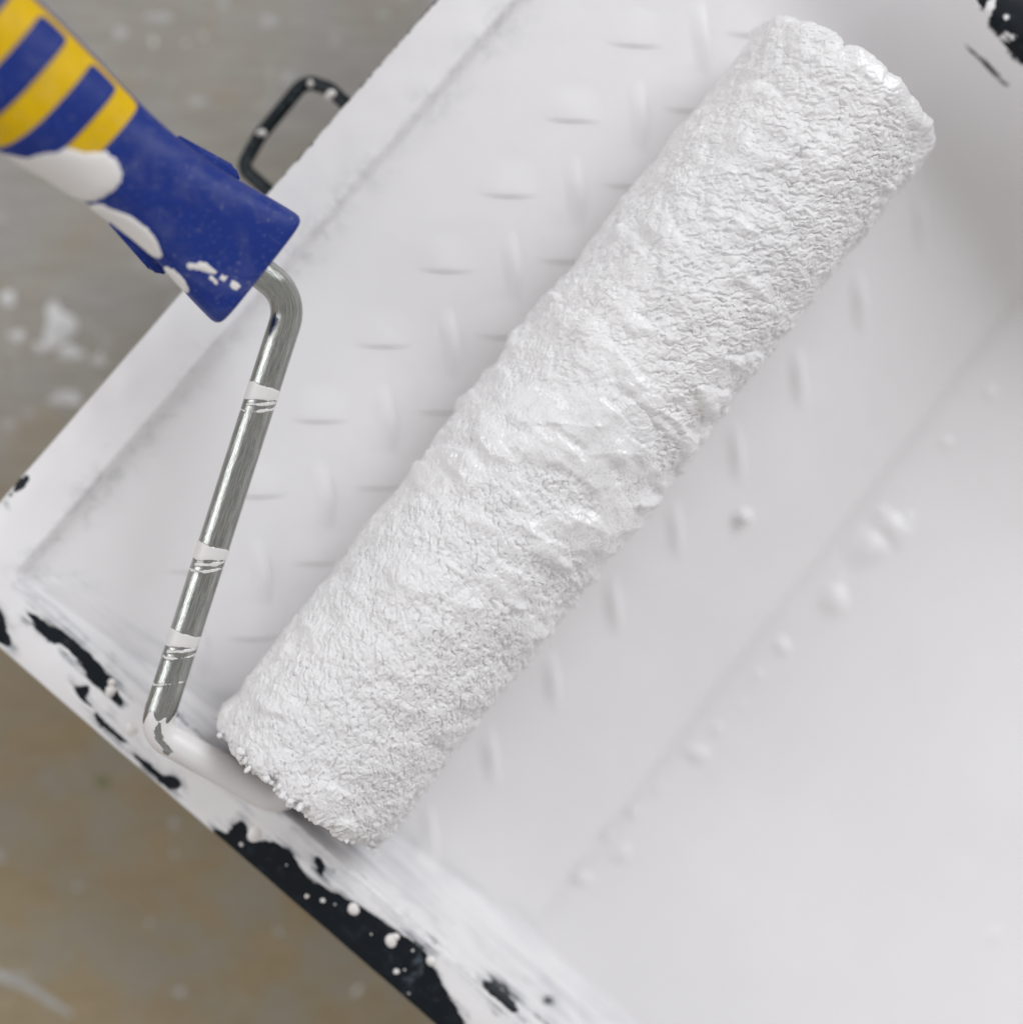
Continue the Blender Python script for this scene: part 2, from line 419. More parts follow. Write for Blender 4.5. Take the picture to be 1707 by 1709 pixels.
edge = np.zeros_like(X, bool); edge[0] = edge[-1] = True; edge[:, 0] = edge[:, -1] = True
Z = np.where(edge, .0585, Z)

def tp(pts, z=.0695):                 # traced outline -> tray coordinates at rim height
    return [to_tray(plan(x, y, z)) for x, y in pts]
def zoom3(pts): return [(x / 2.1125, 900 + y / 2.1125) for x, y in pts]
BARE = [
    [(-40, 990), (0, 1012), (10, 1040), (20, 1082), (0, 1078), (-40, 1060)],
    zoom3([(85, 250), (150, 272), (230, 330), (310, 390), (390, 480), (435, 560), (428, 592), (402, 572), (385, 548), (330, 508), (280, 432), (230, 382), (170, 352), (118, 300)]),
    zoom3([(238, 498), (275, 528), (322, 508), (312, 540), (300, 560), (350, 622), (400, 670), (455, 722), (430, 724), (380, 692), (328, 640), (330, 600), (278, 570)]),
    zoom3([(452, 748), (500, 768), (560, 828), (600, 836), (640, 860), (625, 892), (578, 872), (528, 832), (478, 782)]),
    zoom3([(730, 1020), (800, 1042), (840, 988), (872, 1003), (878, 1040), (910, 1068), (950, 1056), (1020, 1090), (1055, 1140), (1075, 1182), (1110, 1203), (1160, 1236), (1220, 1262), (1290, 1306), (1330, 1330), (1400, 1378), (1470, 1420), (1512, 1460), (1520, 1502), (1548, 1532), (1572, 1592), (1602, 1640), (1645, 1720), (1640, 1800), (1400, 1720), (1200, 1530), (1000, 1360), (820, 1190)]),
    [(795, 1635), (822, 1644), (846, 1664), (860, 1680), (873, 1697), (850, 1686), (824, 1664)],
    zoom3([(1110, 1115), (1130, 1118), (1150, 1160), (1140, 1195), (1120, 1180)]),
    zoom3([(1160, 1150), (1195, 1165), (1180, 1180)]),
    [(714, 1562), (724, 1570), (736, 1582), (722, 1574)],
    [(1612, -30), (1640, 20), (1666, 50), (1700, 88), (1800, 185), (1960, 330), (2000, 200), (1760, -60)],
    [(1612, 44), (1640, 62), (1672, 92), (1712, 132), (1678, 104), (1648, 76)],
    [(28, 800), (48, 790), (44, 806), (20, 828), (4, 838), (14, 818)],
    [(905, 1702), (918, 1706), (930, 1716), (914, 1712)],
]
near = np.stack([X.ravel(), Y.ravel()], 1)
sd = np.full(len(near), -.02)
rimmask = (D.ravel() < .030)
for pl in BARE:
    sd[rimmask] = np.maximum(sd[rimmask], poly_sdf(near[rimmask], chaikin(tp(pl), 1)))
brushed = np.where(X.ravel() - U0 < .032, sd, -.02)
# a white dribble across the bare corner of the far rim
for pl in ([(1655, -10), (1664, -6), (1652, 26), (1642, 36), (1640, 24)], [(1676, 48), (1690, 56), (1700, 60), (1692, 66), (1678, 58)], [(1674, 26), (1684, 26), (1684, 34), (1674, 34)]):
    sd[rimmask] = np.minimum(sd[rimmask], -poly_sdf(near[rimmask], chaikin(tp(pl), 1)))
Dr = D.ravel(); Xr = X.ravel(); Yr = Y.ravel()
strip = (Y1 - Yr < Dr + 1e-6) & (Dr < .004)
sd = np.where(strip, np.maximum(sd, .00055 - Dr - .0016 * sstep(.045, -.02, Xr) + .0003 * perlin(Xr * 40, Xr * 0 + .5, 77)), sd)
crl = (Xr - U0 < Dr + 1e-6) & (np.abs(Dr - RW) < .004) & (Yr < .06)
sd = np.where(crl, np.maximum(sd, .00005 - np.abs(Dr - RW - .0004 - .0012 * perlin(Yr * 25, Yr * 0 + .3, 78)) + .0004 * perlin(Yr * 60, Yr * 0 + .7, 79) - .0002), sd)
left = (Xr - U0 < Dr + .001)
endm = (Y1 - Yr < Dr + .004)
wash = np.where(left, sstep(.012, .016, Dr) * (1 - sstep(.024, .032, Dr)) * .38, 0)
g = np.exp(-((Yr + .008) / .028) ** 2)          # stronger grey on the wall beside the roller end
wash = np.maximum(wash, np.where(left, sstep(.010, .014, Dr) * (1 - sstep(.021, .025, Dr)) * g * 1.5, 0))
for pl in (zoom3([(1035, 1190), (1080, 1180), (1140, 1210), (1140, 1250), (1090, 1255), (1040, 1225)]), zoom3([(1095, 1290), (1150, 1310), (1200, 1310), (1180, 1370), (1120, 1330)])):
    pass
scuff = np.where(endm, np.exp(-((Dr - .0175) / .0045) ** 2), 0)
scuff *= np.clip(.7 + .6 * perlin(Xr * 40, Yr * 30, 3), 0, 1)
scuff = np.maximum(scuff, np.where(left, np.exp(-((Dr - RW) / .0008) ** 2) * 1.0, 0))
# paint film stands proud of the plastic
film = sstep(-.0003, .0004, -sd)
nz = np.where(edge.ravel(), 0, film * .00035)
tv = np.stack([Xr, Yr, Z.ravel() + nz], 1)
me = mesh_np('basin', tv, grid_faces(len(xs), len(ys)), {'bare': sd, 'brushed': brushed, 'wash': np.clip(wash, 0, 1), 'scuff': np.clip(scuff, 0, 1)})
basin = link('basin', me, M['tray'], tray)
if me.polygons[0].normal.z < 0: me.flip_normals()
so = basin.modifiers.new('shell', 'SOLIDIFY'); so.thickness = .0018; so.offset = -1

# ramp ridges: one raised bar each
def bar_shape(L, up, down, H):
    """a tooth: long gentle back uphill (+y), short steep face downhill (-y); returns x, y, height"""
    n, m1, m2 = 30, 12, 8; V = []
    ts = list(np.linspace(1, 0, m1)) + list(-np.linspace(0, 1, m2)[1:])
    for i in range(n):
        a = -1 + 2 * i / (n - 1)
        e = (math.cos(math.pi * a) * .5 + .5) ** 1.1
        for b in ts:
            V.append((a * L / 2, b * (up if b > 0 else down) + .0006 * (a * a - .4), H * e * (math.cos(math.pi * b) * .5 + .5)))
    return np.array(V), grid_faces(n, m1 + m2 - 1)
bar_h = bar_shape(.0215, .0120, .0008, .00070); bar_v = bar_shape(.0230, .0050, .0014, .00125)
def ridge(px, py, ang):
    z = .05
    for _ in range(6):
        x, y = to_tray(plan(px, py, z)); z = ramp_z(y) + .0003
    if not (U0 + .022 < x < U1 - .05 and -.066 < y < .076): return
    B, fc_ = bar_h if ang < 0 else bar_v
    bx = x + B[:, 0] * math.cos(ang) - B[:, 1] * math.sin(ang); by = y + B[:, 0] * math.sin(ang) + B[:, 1] * math.cos(ang)
    bz = tray_z(bx, by)[0] + .00029 + B[:, 2]                 # follows the moulded ramp under it
    me = mesh_np('ridge', np.stack([bx, by, bz], 1), fc_)
    if me.polygons[len(me.polygons) // 2].normal.z < 0: me.flip_normals()
    link('ridge', me, M['paint'], tray)
HOR, VER = R(-48.5), R(47)
for k in range(-4, 7):
    ridge(745 + 105 * k, 450 - 125.5 * k, HOR)
    ridge(840 + 103 * k, 560 - 126 * k, HOR)
    ridge(757 + 105 * k, 573 - 127 * k, VER)
    ridge(1132 + 102.5 * k, 884 - 126.5 * k, VER)
for k in range(-4, 6):
    ridge(935 + 103 * k, 672 - 126 * k, HOR); ridge(865 + 103 * k, 690 - 126 * k, VER)

# wire foot under the shallow end
def tube(path, r, n=14):
    path = [Vector(p) for p in path]; V = []
    up = Vector((0, 0, 1))
    tn = []
    for i in range(len(path)):
        a = path[max(i - 1, 0)]; b = path[min(i + 1, len(path) - 1)]; tn.append((b - a).normalized())
    ref = tn[0].cross(up).normalized() if abs(tn[0].dot(up)) < .95 else Vector((1, 0, 0))
    for i, p in enumerate(path):
        ref = (ref - tn[i] * ref.dot(tn[i])).normalized(); bi = tn[i].cross(ref)
        for j in range(n):
            a = 2 * math.pi * j / n
            V.append(p + ref * (r * math.cos(a)) + bi * (r * math.sin(a)))
    return np.array([tuple(v) for v in V]), tn
def fillet(pts, rads, step):
    """polyline with rounded corners, sampled evenly"""
    pts = [Vector(p) for p in pts]; out = [pts[0]]
    for i in range(1, len(pts) - 1):
        a = (pts[i - 1] - pts[i]).normalized(); b = (pts[i + 1] - pts[i]).normalized()
        ang = math.acos(max(-1, min(1, a.dot(b)))); rr = rads[i - 1]
        tl = rr / math.tan(ang / 2); s = pts[i] + a * tl; e = pts[i] + b * tl
        c = pts[i] + (a + b).normalized() * (rr / math.sin(ang / 2))
        v0 = s - c; v1 = e - c; th = math.acos(max(-1, min(1, v0.dot(v1) / (rr * rr)))); n = max(6, int(rr * th / step))
        for k in range(n + 1):
            t = k / n
            out.append(c + (v0 * math.sin((1 - t) * th) + v1 * math.sin(t * th)) / math.sin(th))
    out.append(pts[-1])
    res = [out[0]]; carry = 0
    for i in range(len(out) - 1):
        a, b = out[i], out[i + 1]; L = (b - a).length
        if L < 1e-9: continue
        n = max(1, int(round(L / step)))
        for k in range(1, n + 1): res.append(a.lerp(b, k / n))
    return res
wp = [plan(490, 360, .056), plan(443, 314, .054), plan(404, 279, .050), plan(432, 228, .049), plan(509, 134, .049), plan(551, 148, .052), plan(600, 194, .056)]
inv = tray.matrix_basis.inverted()
wpath = fillet([inv @ p for p in wp], [.006, .0035, .02, .0045, .006], .0008)
V, _ = tube(wpath, .00195)
me = mesh_np('wire_foot', V, grid_faces(len(wpath), 14, True))
link('wire_foot', me, M['wire'], tray)

for (x, y, z_) in ((556, 158, .0535), (437, 222, .0505), (520, 140, .051)):
    p = inv @ plan(x, y, z_)
    dome('paint_drop', .0019 if x > 550 else .0012, .0014, M['drop'], tray, (p.x, p.y, p.z + .0004), lobes=.15, seed=x, power=.6)
# dried drops on the rim
def on_rim(px, py):
    x, y = to_tray(plan(px, py, .0695)); z, d = tray_z(np.array([x]), np.array([y])); return (x, y, float(z[0]))
for i, (x, y, r, h) in enumerate([(1247, 1303, 20, .6), (1080, 1262, 7, .5), (1137, 1276, 8, .5), (848, 1080, 7, .5), (1380, 1415, 21, .6), (1397, 1528, 10, .5), (1426, 1522, 3.5, .5), (1455, 1450, 4, .5),
                                 (390, 535, 19, 1.2), (397, 503, 14, 1.2), (465, 667, 25, .8), (1522, 1484, 18, .9), (905, 1035, 30, .5), (1395, 1402, 13, .8), (1308, 1395, 3, .5), (1010, 1150, 3, .5), (1180, 1290, 3, .4), (1440, 1610, 3, .5)]):
    px, py = x / 2.1125, 900 + y / 2.1125; p = on_rim(px, py); rr = r / 2.1125 * .157e-3 * 1.12
    dome('paint_drop', rr, rr * h * .7, M['drop'], tray, (p[0], p[1], p[2] + .0001), lobes=.05 if r < 19 else .10, seed=i * 1.7, power=.55)

# ------------------------------------------------------------------ paint in the tray
pool = empty('white_paint', 'smooth pool of wet white paint with bubbles in the deep end of the tray', 'paint', (0, 0, 0), TRAY_A)
LEVEL = .0195
gx = lines((U0 + RW + .0045, U0 + .040, .0006), (U0 + .04, U1 - .05, .002), (U1 - .05, U1 - RW - .016, .0008)); gy = lines((Y0 + .014, -.10, .0025), (-.10, -.045, .0007))
PX, PY = np.meshgrid(gx, gy, indexing='ij')
def pool_z(x, y):
    d = np.minimum(np.minimum(x - U0, U1 - x), y - Y0)
    wall = RIM + .001 - (d - RW) * np.where(x > .1, 2.0, 6.3)
    wob = .0012 * perlin(x * 14, y * 9, 61)
    lv = LEVEL + .019 * (x - .05)
    z = smax(lv, ramp_z(y + wob) - .0004, .0009)
    z = smax(z, wall - .0025, np.where(x > .1, .012, .003))
    yc = .0905 - (.0692 - lv) / SLOPE
    z = z - .0016 * np.exp(-((y + wob - yc + .0045) / .0035) ** 2)
    return z + .00012 * fbm(x * 25, y * 25, 2, 71)
PZ = pool_z(PX, PY)
me = mesh_np('paint_surface', np.stack([PX.ravel(), PY.ravel(), PZ.ravel()], 1), grid_faces(len(gx), len(gy)))
if me.polygons[0].normal.z < 0: me.flip_normals()
link('paint_surface', me, M['pool'], pool)
for i, (x, y, r, h) in enumerate([(1392, 1000, 27, .42), (1452, 914, 33, .36), (1492, 882, 30, .38), (1513, 866, 14, .4), (1472, 856, 13, .4), (1305, 1079, 15, .42), (1266, 1128, 11, .35),
                                 (1166, 1260, 18, .45), (1196, 1216, 12, .3), (1040, 1426, 17, .4), (978, 1472, 14, .4), (1062, 1360, 11, .3), (1400, 965, 10, .3), (1240, 1180, 9, .25), (1100, 1320, 9, .25), (1578, 738, 11, .4), (1650, 655, 12, .3), (1660, 1560, 16, .2), (1345, 1508, 6, .3), (1020, 1400, 9, .25)]):
    tx, ty = to_tray(plan(x, y, LEVEL)); z = float(pool_z(np.array([tx]), np.array([ty]))[0])
    rr = r * (CAM_H - LEVEL) / F
    dome('bubble', rr * 1.35, rr * h * .68, M['pool'], pool, (tx, ty, z), lobes=.11, seed=i * 2.3, power=1.0)
# lump of half dried paint resting on the ramp
z = .03
for _ in range(6):
    tx, ty = to_tray(plan(1238, 862, z)); z = ramp_z(ty)
dome('paint_lump', .0034, .0036, M['paint'], pool, (tx, ty, z), rot=(math.atan(SLOPE), 0, 0), lobes=.10, seed=3, power=.8)

# ------------------------------------------------------------------ paint roller
ROLL_A = R(51.7)
EA = Vector((math.cos(ROLL_A), math.sin(ROLL_A), 0)); EV = Vector((-math.sin(ROLL_A), math.cos(ROLL_A), 0))   # along the roller; towards the handle side
AX_Z = .0703
roller = empty('paint_roller', 'paint roller with soaked white nap, zinc rod and blue yellow handle', 'paint roller', (0, 0, 0))
A0, A1, RN = -.0900, .1435, .0275
na = 1080
th_f = np.linspace(R(-25), R(205), 500); th_c = np.linspace(R(205), R(335), 60)[1:-1]
TH = np.concatenate([th_f, th_c]); nth = len(TH)
# profile: end face ring in, rounded shoulder, along, rounded shoulder, end face in
LN = A1 - A0
sa = np.linspace(0, 1, na)
prof_a = A0 + LN * sa
sh = .0050
e0 = np.clip((A0 + sh - prof_a) / sh, 0, 1); e1 = np.clip((prof_a - (A1 - sh)) / sh, 0, 1); ee = np.maximum(e0, e1)
prof_r = RN - sh * .72 * (1 - np.sqrt(np.maximum(1 - ee ** 2, 0)))
extra = 14                                                                 # rings that close the end faces down to the core
ra = np.linspace(prof_r[0], .017, extra + 1)[1:][::-1]
rb = np.linspace(prof_r[-1], .017, extra + 1)[1:]
AA = np.concatenate([np.full(extra, A0), prof_a, np.full(extra, A1)])
RR = np.concatenate([ra, prof_r, rb])
endw = np.concatenate([np.full(extra, 1.), ee, np.full(extra, 1.)])
facew = np.concatenate([np.linspace(.3, 1, extra), np.zeros(na), np.linspace(1, .3, extra)])
signs = np.concatenate([np.full(extra, -1.), np.where(prof_a < 0, -1., 1.), np.full(extra, 1.)])
Ag, Tg = np.meshgrid(AA, TH, indexing='ij'); Rg = np.repeat(RR[:, None], nth, 1)
face_in = np.repeat(np.concatenate([RN - ra, np.zeros(na), RN - rb])[:, None], nth, 1)
ca = Ag + np.repeat(signs[:, None], nth, 1) * face_in * 1.0           # texture coordinate runs over the shoulder
cc = Tg * RN
a0 = (ca - A0) / LN
# two lay directions of the fibres
def rot2(x, y, a): return x * math.cos(a) + y * math.sin(a), -x * math.sin(a) + y * math.cos(a)
wx = .0009 * fbm(ca * 260, cc * 260, 2, 11); wy = .0009 * fbm(ca * 260 + 40, cc * 260, 2, 12)
# image vertical lies 38 deg off the roller axis
g1x, g1y = rot2(ca + wx, cc + wy, R(38)); g2x, g2y = rot2(ca + wx, cc + wy, R(-52))
f1c, f2c = worley((ca + wx * .6) * 1150, (cc + wy * .6) * 1150, 23)
f1d, f2d = worley((ca + wx) * 430, (cc + wy) * 430, 24)
mixr = sstep(.40, .66, a0 + .16 * perlin(ca * 30, cc * 40, 31))
# left half: combed strings with pits; right half: matted with short cross creases
strings = fbm(g1x * 330, g1y * 1400, 2, 33, .6)
pits = sstep(.18, .62, perlin(g1x * 430, g1y * 850, 35)) + .7 * sstep(.25, .6, perlin(ca * 1200, cc * 1200, 36))
left_h = .00034 * strings - .00062 * pits + .00022 * (1 - f1c)
crease = sstep(.14, .50, perlin(g2x * 270, g2y * 950, 37)) + .8 * sstep(.16, .5, perlin(g2x * 420 + 7, g2y * 1500, 38)) + .45 * sstep(.25, .55, perlin(g1x * 300, g1y * 900, 39))
right_h = .00026 * fbm(g2x * 500, g2y * 1100, 3, 34, .6) - .00058 * crease + .00016 * (1 - f1c)
h_f = .66 * (left_h * (1 - mixr) + right_h * mixr) + .00030 * (.55 - f1d) + .0002
# thick smooth paint smears round the middle
mid = np.exp(-((a0 - .47) / .15) ** 2)
smear = sstep(.0, .6, .80 * mid + .22 * mid * np.cos(Tg) - .36 + .80 * fbm(ca * 95, cc * 38, 3, 41) + .12 * perlin(ca * 20, cc * 30, 43))
smear = np.maximum(smear, .5 * sstep(.28, .65, fbm(ca * 60, cc * 45, 2, 47)))
thick_end = np.exp(-((1 - a0) / .030) ** 2) * sstep(-.25, .35, perlin(cc * 95, ca * 30, 45) + .25)
thick = np.clip(np.maximum(smear * .9, thick_end * .9), 0, 1)
h_s = .0006 * fbm(ca * 120, cc * 65, 2, 51) + .00035
big = .0008 * fbm(ca * 55, cc * 55, 3, 52) + .0004 * fbm(ca * 160, cc * 160, 2, 53)
ridges = smear * .0016 * (1 - np.abs(perlin(ca * 85 + cc * 30, cc * 26, 54))) ** 2
h = h_f * (1 - .86 * thick) + h_s * thick + big + ridges - .0003
pin = (f1c < .12) & (thick > .35)
h = h - np.where(pin, .00022, 0)
# ragged rims
rag = np.repeat(endw[:, None], nth, 1)
sg = np.repeat(signs[:, None], nth, 1)
clumpy = 1 - worley(cc * 520, ca * 300, 61)[0]
clumpb = 1 - worley(cc * 210, ca * 120, 62)[0]
lump = np.sqrt(np.maximum(0, .5 - worley(cc * 115, ca * 40 + .5, 64)[0] ** 2)) / .7
dA_l = -(.0015 * (clumpy - .45) + .0016 * (clumpb - .5) + .0010 * perlin(cc * 160, ca * 60, 63))
dA_r = .0021 * (lump - .6) + .0005 * (clumpy - .5) + .0010 * perlin(cc * 60, ca * 20, 68)
dA = rag * np.where(sg < 0, dA_l, dA_r)
h = h + rag * np.where(sg > 0, .0012 * (lump - .7), 0)
clumpy = np.where(sg > 0, .5, clumpy)
h = h + rag * (.0006 * (clumpy - .5))
shift_t = .0004 * fbm(ca * 700, cc * 700, 2, 65) * (1 - thick)
rad = Rg + h * np.where(face_in > .004, .4, 1)
an = Tg + shift_t / RN
ap = Ag + dA + .0004 * fbm(ca * 700 + 9, cc * 700, 2, 66) * (1 - thick)
# sag on the ramp side
c3 = np.cos(an)[..., None]; s3 = np.sin(an)[..., None]
EVn = np.array(EV); EAn = np.array(EA)
ctr = np.array((0, 0, AX_Z))
Vn = ctr + ap[..., None] * EAn + (rad[..., None] * c3) * (-EVn) + (rad[..., None] * s3) * np.array((0, 0, 1.))
me = mesh_np('nap', Vn.reshape(-1, 3), grid_faces(len(AA), nth, True), {'thick': thick, 'deep': h})
cover = link('nap', me, M['nap'], roller)
mid_i = (len(AA) // 2) * nth + 250
if me.vertices[mid_i].normal.z < 0: me.flip_normals()
# soaked tufts hanging off the ragged end
TV, TF = [], []
for k in range(120):
    a_ = R(random.uniform(-15, 195)); rr_ = RN - random.uniform(.0004, .0045)
    out = -EV * math.cos(a_) + Vector((0, 0, math.sin(a_)))
    p0 = EA * (A0 + random.uniform(-.0002, .002)) + out * rr_ + Vector((0, 0, AX_Z))
    d_ = (-EA * random.uniform(.5, 1) + out * random.uniform(-.3, .7) + Vector((random.uniform(-.5, .5), random.uniform(-.5, .5), random.uniform(-.3, .3)))).normalized()
    q_ = d_.cross(Vector((.3, .5, .8))).normalized(); w_ = d_.cross(q_); L_ = random.uniform(.0007, .0017); r0 = random.uniform(.0005, .0012)
    b0 = len(TV); bend = out * random.uniform(-.0006, .0006)
    for i, (tt, rk) in enumerate(((-.4, .8), (.2, 1), (.62, 1.0), (.88, .62), (1.0, .15))):
        c_ = p0 + d_ * (L_ * tt) + bend * tt * tt
        for j in range(6):
            an_ = j * math.pi / 3; rj = r0 * rk * random.uniform(.75, 1.2)
            TV.append(tuple(c_ + q_ * (rj * math.cos(an_)) + w_ * (rj * math.sin(an_))))
        if i:
            for j in range(6):
                u0 = b0 + (i - 1) * 6 + j; u1 = b0 + (i - 1) * 6 + (j + 1) % 6
                TF.append((u0, u1, u1 + 6, u0 + 6))
me = mesh_np('soaked_tufts', TV, TF, {'thick': np.zeros(len(TV))})
tufts = link('soaked_tufts', me, M['nap'], cover); tufts['kind'] = 'stuff'
cover['label'] = 'thick white paint soaked roller nap'

def disc(name, a, r, thick_, mat):
    bm = bmesh.new()
    bmesh.ops.create_cone(bm, cap_ends=True, segments=48, radius1=r, radius2=r, depth=thick_)
    bmesh.ops.bevel(bm, geom=[e for e in bm.edges if len(e.link_faces) == 2 and e.calc_face_angle() > 1], offset=.0008, segments=2, affect='EDGES')
    me = bpy.data.meshes.new(name); bm.to_mesh(me); bm.free()
    o = link(name, me, mat, roller)
    o.matrix_local = Matrix.Translation(EA * a + Vector((0, 0, AX_Z))) @ EA.to_track_quat('Z', 'Y').to_matrix().to_4x4()
    return o
disc('end_cap', A0 + .0022, .0192, .003, M['cap'])
disc('end_cap', A1 - .0022, .0192, .003, M['cap'])

# handle frame
TILT = R(25)
HS = (EV * math.cos(TILT) + Vector((0, 0, math.sin(TILT)))).normalized()      # backwards along the grip
HX = EA.copy(); HN = HX.cross(HS).normalized()
HO = plan(428, 449, .0985)
# rod
rod_pts = [HO + HS * .030, HO + HS * .002, plan(489, 497, .0936), plan(257, 1221, .0815), plan(474, 1335, AX_Z), Vector(EA * (A0 + .03)) + Vector((0, 0, AX_Z))]
# keep the corner on the axis
rod_pts[4] = EA * (-.0972) + Vector((0, 0, AX_Z))
rp = fillet([rod_pts[0], rod_pts[2], rod_pts[3], rod_pts[4], rod_pts[5]], [.0098, .0062, .0062], .00045)
RADR = .0040; NR = 48
V, tn = tube(rp, RADR, NR)
sl = np.concatenate([[0], np.cumsum([(rp[i + 1] - rp[i]).length for i in range(len(rp) - 1)])])
P0 = np.array([tuple(p) for p in rp])
scr = np.stack([853.5 + P0[:, 0] * F / (CAM_H - P0[:, 2]), 854.5 - P0[:, 1] * F / (CAM_H - P0[:, 2])], 1)
def s_at(px, py):
    return sl[np.argmin(np.hypot(scr[:, 0] - px, scr[:, 1] - py))]
SL = np.repeat(sl[:, None], NR, 1)
nrm = V.reshape(len(rp), NR, 3) - P0[:, None, :]
tnn = np.array([tuple(t_) for t_ in tn])
sidev = np.cross(tnn, (0, 0, 1.)); sidev /= np.linalg.norm(sidev, axis=1)[:, None] + 1e-9
upv = np.cross(sidev, tnn)
lat = (nrm * sidev[:, None, :]).sum(-1); upc = (nrm * upv[:, None, :]).sum(-1)
AR = np.arctan2(lat, upc) * RADR                                               # arc position, 0 on top
# painted bits: three smeared rings and the coated elbow
pmask = np.full(SL.shape, -.004)
for (x, y) in ((434, 655), (352, 921), (304, 1066)):
    s0 = s_at(x, y); tt = AR / RADR
    q = SL - s0
    band = .0019 + .0005 * np.sin(tt * 1.3) - np.abs(q - .0006 * np.sin(tt - .4))
    ring = .00032 - np.abs(q - .0040 - .0015 * np.sin(tt + .5))
    link_ = .00045 - np.abs(q - .0026 - .0013 * (tt + .2)); link_ = np.where((np.abs(tt + .3) < 1.0), link_, -.01)
    ring = np.where(np.abs(tt) < 1.7, ring, -.01)
    pmask = np.maximum(pmask, np.maximum(band, np.maximum(ring, link_)))
s1 = s_at(262, 1192)
coat = SL - (s1 + .0010 * np.cos(AR / RADR * 1.5) - .0005 + .0035 * perlin(AR / RADR * 1.6, SL * 60, 91) + .0014 * perlin(AR / RADR * 4, SL * 200, 92))
sb = s_at(264, 1224)
pmask = np.maximum(pmask, np.minimum(coat, .004))
for (s_, a_, ls, la) in ((s_at(259, 1213), -.0006, .0026, .0007), (s_at(263, 1240) + .0005, .0010, .0030, .0006), (s_at(270, 1252) + .001, .0026, .0011, .0010)):
    hole = 1 - np.hypot((SL - s_) / ls, (AR - a_ - .2 * (SL - s_)) / la)
    pmask = np.minimum(pmask, -hole * .0006)
s3_ = s_at(287, 1140)
line = .00022 - np.abs(SL - s3_ - .0016 * np.sin(AR / RADR * 1.2)); line = np.where(AR / RADR < 1.2, line, -.01); line = np.where(AR / RADR > -1.3, line, -.01)
pmask = np.maximum(pmask, line)
film = sstep(-.0001, .0002, pmask) * .00012
V = (P0[:, None, :] + nrm * (1 + film[..., None] / RADR)).reshape(-1, 3)
me = mesh_np('rod', V, grid_faces(len(rp), NR, True), {'paint': pmask, 'along': SL, 'around': AR / RADR})
rod = link('rod', me, M['steel'], roller)
rod['label'] = 'bent zinc plated rod with white paint rings and a paint coated elbow'

# handle: loft of superellipse sections
PS = np.array([0, .006, .014, .022, .030, .040, .050, .060, .072, .088, .105, .125, .138, .145])
PA = np.array([.0168, .0160, .0146, .0133, .0127, .0128, .0137, .0150, .0163, .0172, .0172, .0160, .0145, .0125])
PB = np.array([.0092, .0093, .0096, .0100, .0104, .0110, .0118, .0128, .0140, .0150, .0150, .0140, .0125, .0105])
PN = np.array([4.5, 4.2, 3.6, 3.0, 2.7, 2.5, 2.4, 2.3, 2.25, 2.2, 2.2, 2.2, 2.2, 2.2])
def cub(x, xp, fp):
    i = np.clip(np.searchsorted(xp, x) - 1, 0, len(xp) - 2)
    m = np.gradient(fp, xp); hh = xp[i + 1] - xp[i]; t_ = np.clip((x - xp[i]) / hh, 0, 1)
    return (2 * t_**3 - 3 * t_**2 + 1) * fp[i] + (t_**3 - 2 * t_**2 + t_) * hh * m[i] + (-2 * t_**3 + 3 * t_**2) * fp[i + 1] + (t_**3 - t_**2) * hh * m[i + 1]
HOn, HSn, HXn, HNn = (np.array(v_) for v_ in (HO, HS, HX, HN))
def hsurf(s, ph, off=0.0):
    """grip surface: s from the rod end, ph angle (0 = right flank, pi/2 = top)"""
    s = np.asarray(s, float); ph = np.asarray(ph, float)
    a = cub(s, PS, PA); b = cub(s, PS, PB); n = cub(s, PS, PN)
    c = np.cos(ph); d = np.sin(ph)
    x = a * np.sign(c) * np.abs(c) ** (2 / n); y = b * np.sign(d) * np.abs(d) ** (2 / n)
    gx = np.sign(c) * np.abs(c) ** (2 - 2 / n) / a; gy = np.sign(d) * np.abs(d) ** (2 - 2 / n) / b
    gl = np.hypot(gx, gy); x = x + off * gx / gl; y = y + off * gy / gl
    return HOn + s[..., None] * HSn + x[..., None] * HXn + y[..., None] * HNn
ss = np.concatenate([[0, .0002, .0008, .0016], np.linspace(.003, .143, 120)]); pp = np.linspace(0, 2 * np.pi, 97)[:-1]
SG, PG = np.meshgrid(ss, pp, indexing='ij')
offs = np.interp(ss, [0, .0002, .0008, .0016], [-.0012, -.0007, -.0002, 0])[:, None] * np.ones_like(PG)
HV = hsurf(SG, PG, offs).reshape(-1, 3)
nv = len(HV); nph = len(pp)
fc = grid_faces(len(ss), nph, True)
c0 = hsurf(np.array(0.), np.array(0.), 0) * 0 + HOn; c1 = HOn + HSn * .1435
HV = np.vstack([HV, c0, c1])
tri = [(nv, (j + 1) % nph, j, j) for j in range(nph)]
bm = bmesh.new(); vs = [bm.verts.new(v_) for v_ in HV]
for f in fc: bm.faces.new([vs[i] for i in f])
for j in range(nph):
    bm.faces.new((vs[nv], vs[(j + 1) % nph], vs[j])); base = (len(ss) - 1) * nph
    bm.faces.new((vs[nv + 1], vs[base + j], vs[base + (j + 1) % nph]))
bmesh.ops.recalc_face_normals(bm, faces=bm.faces)
me = bpy.data.meshes.new('handle'); bm.to_mesh(me); bm.free()
me.polygons.foreach_set('use_smooth', np.ones(len(me.polygons), bool))
handle = link('handle', me, M['blue'], roller)

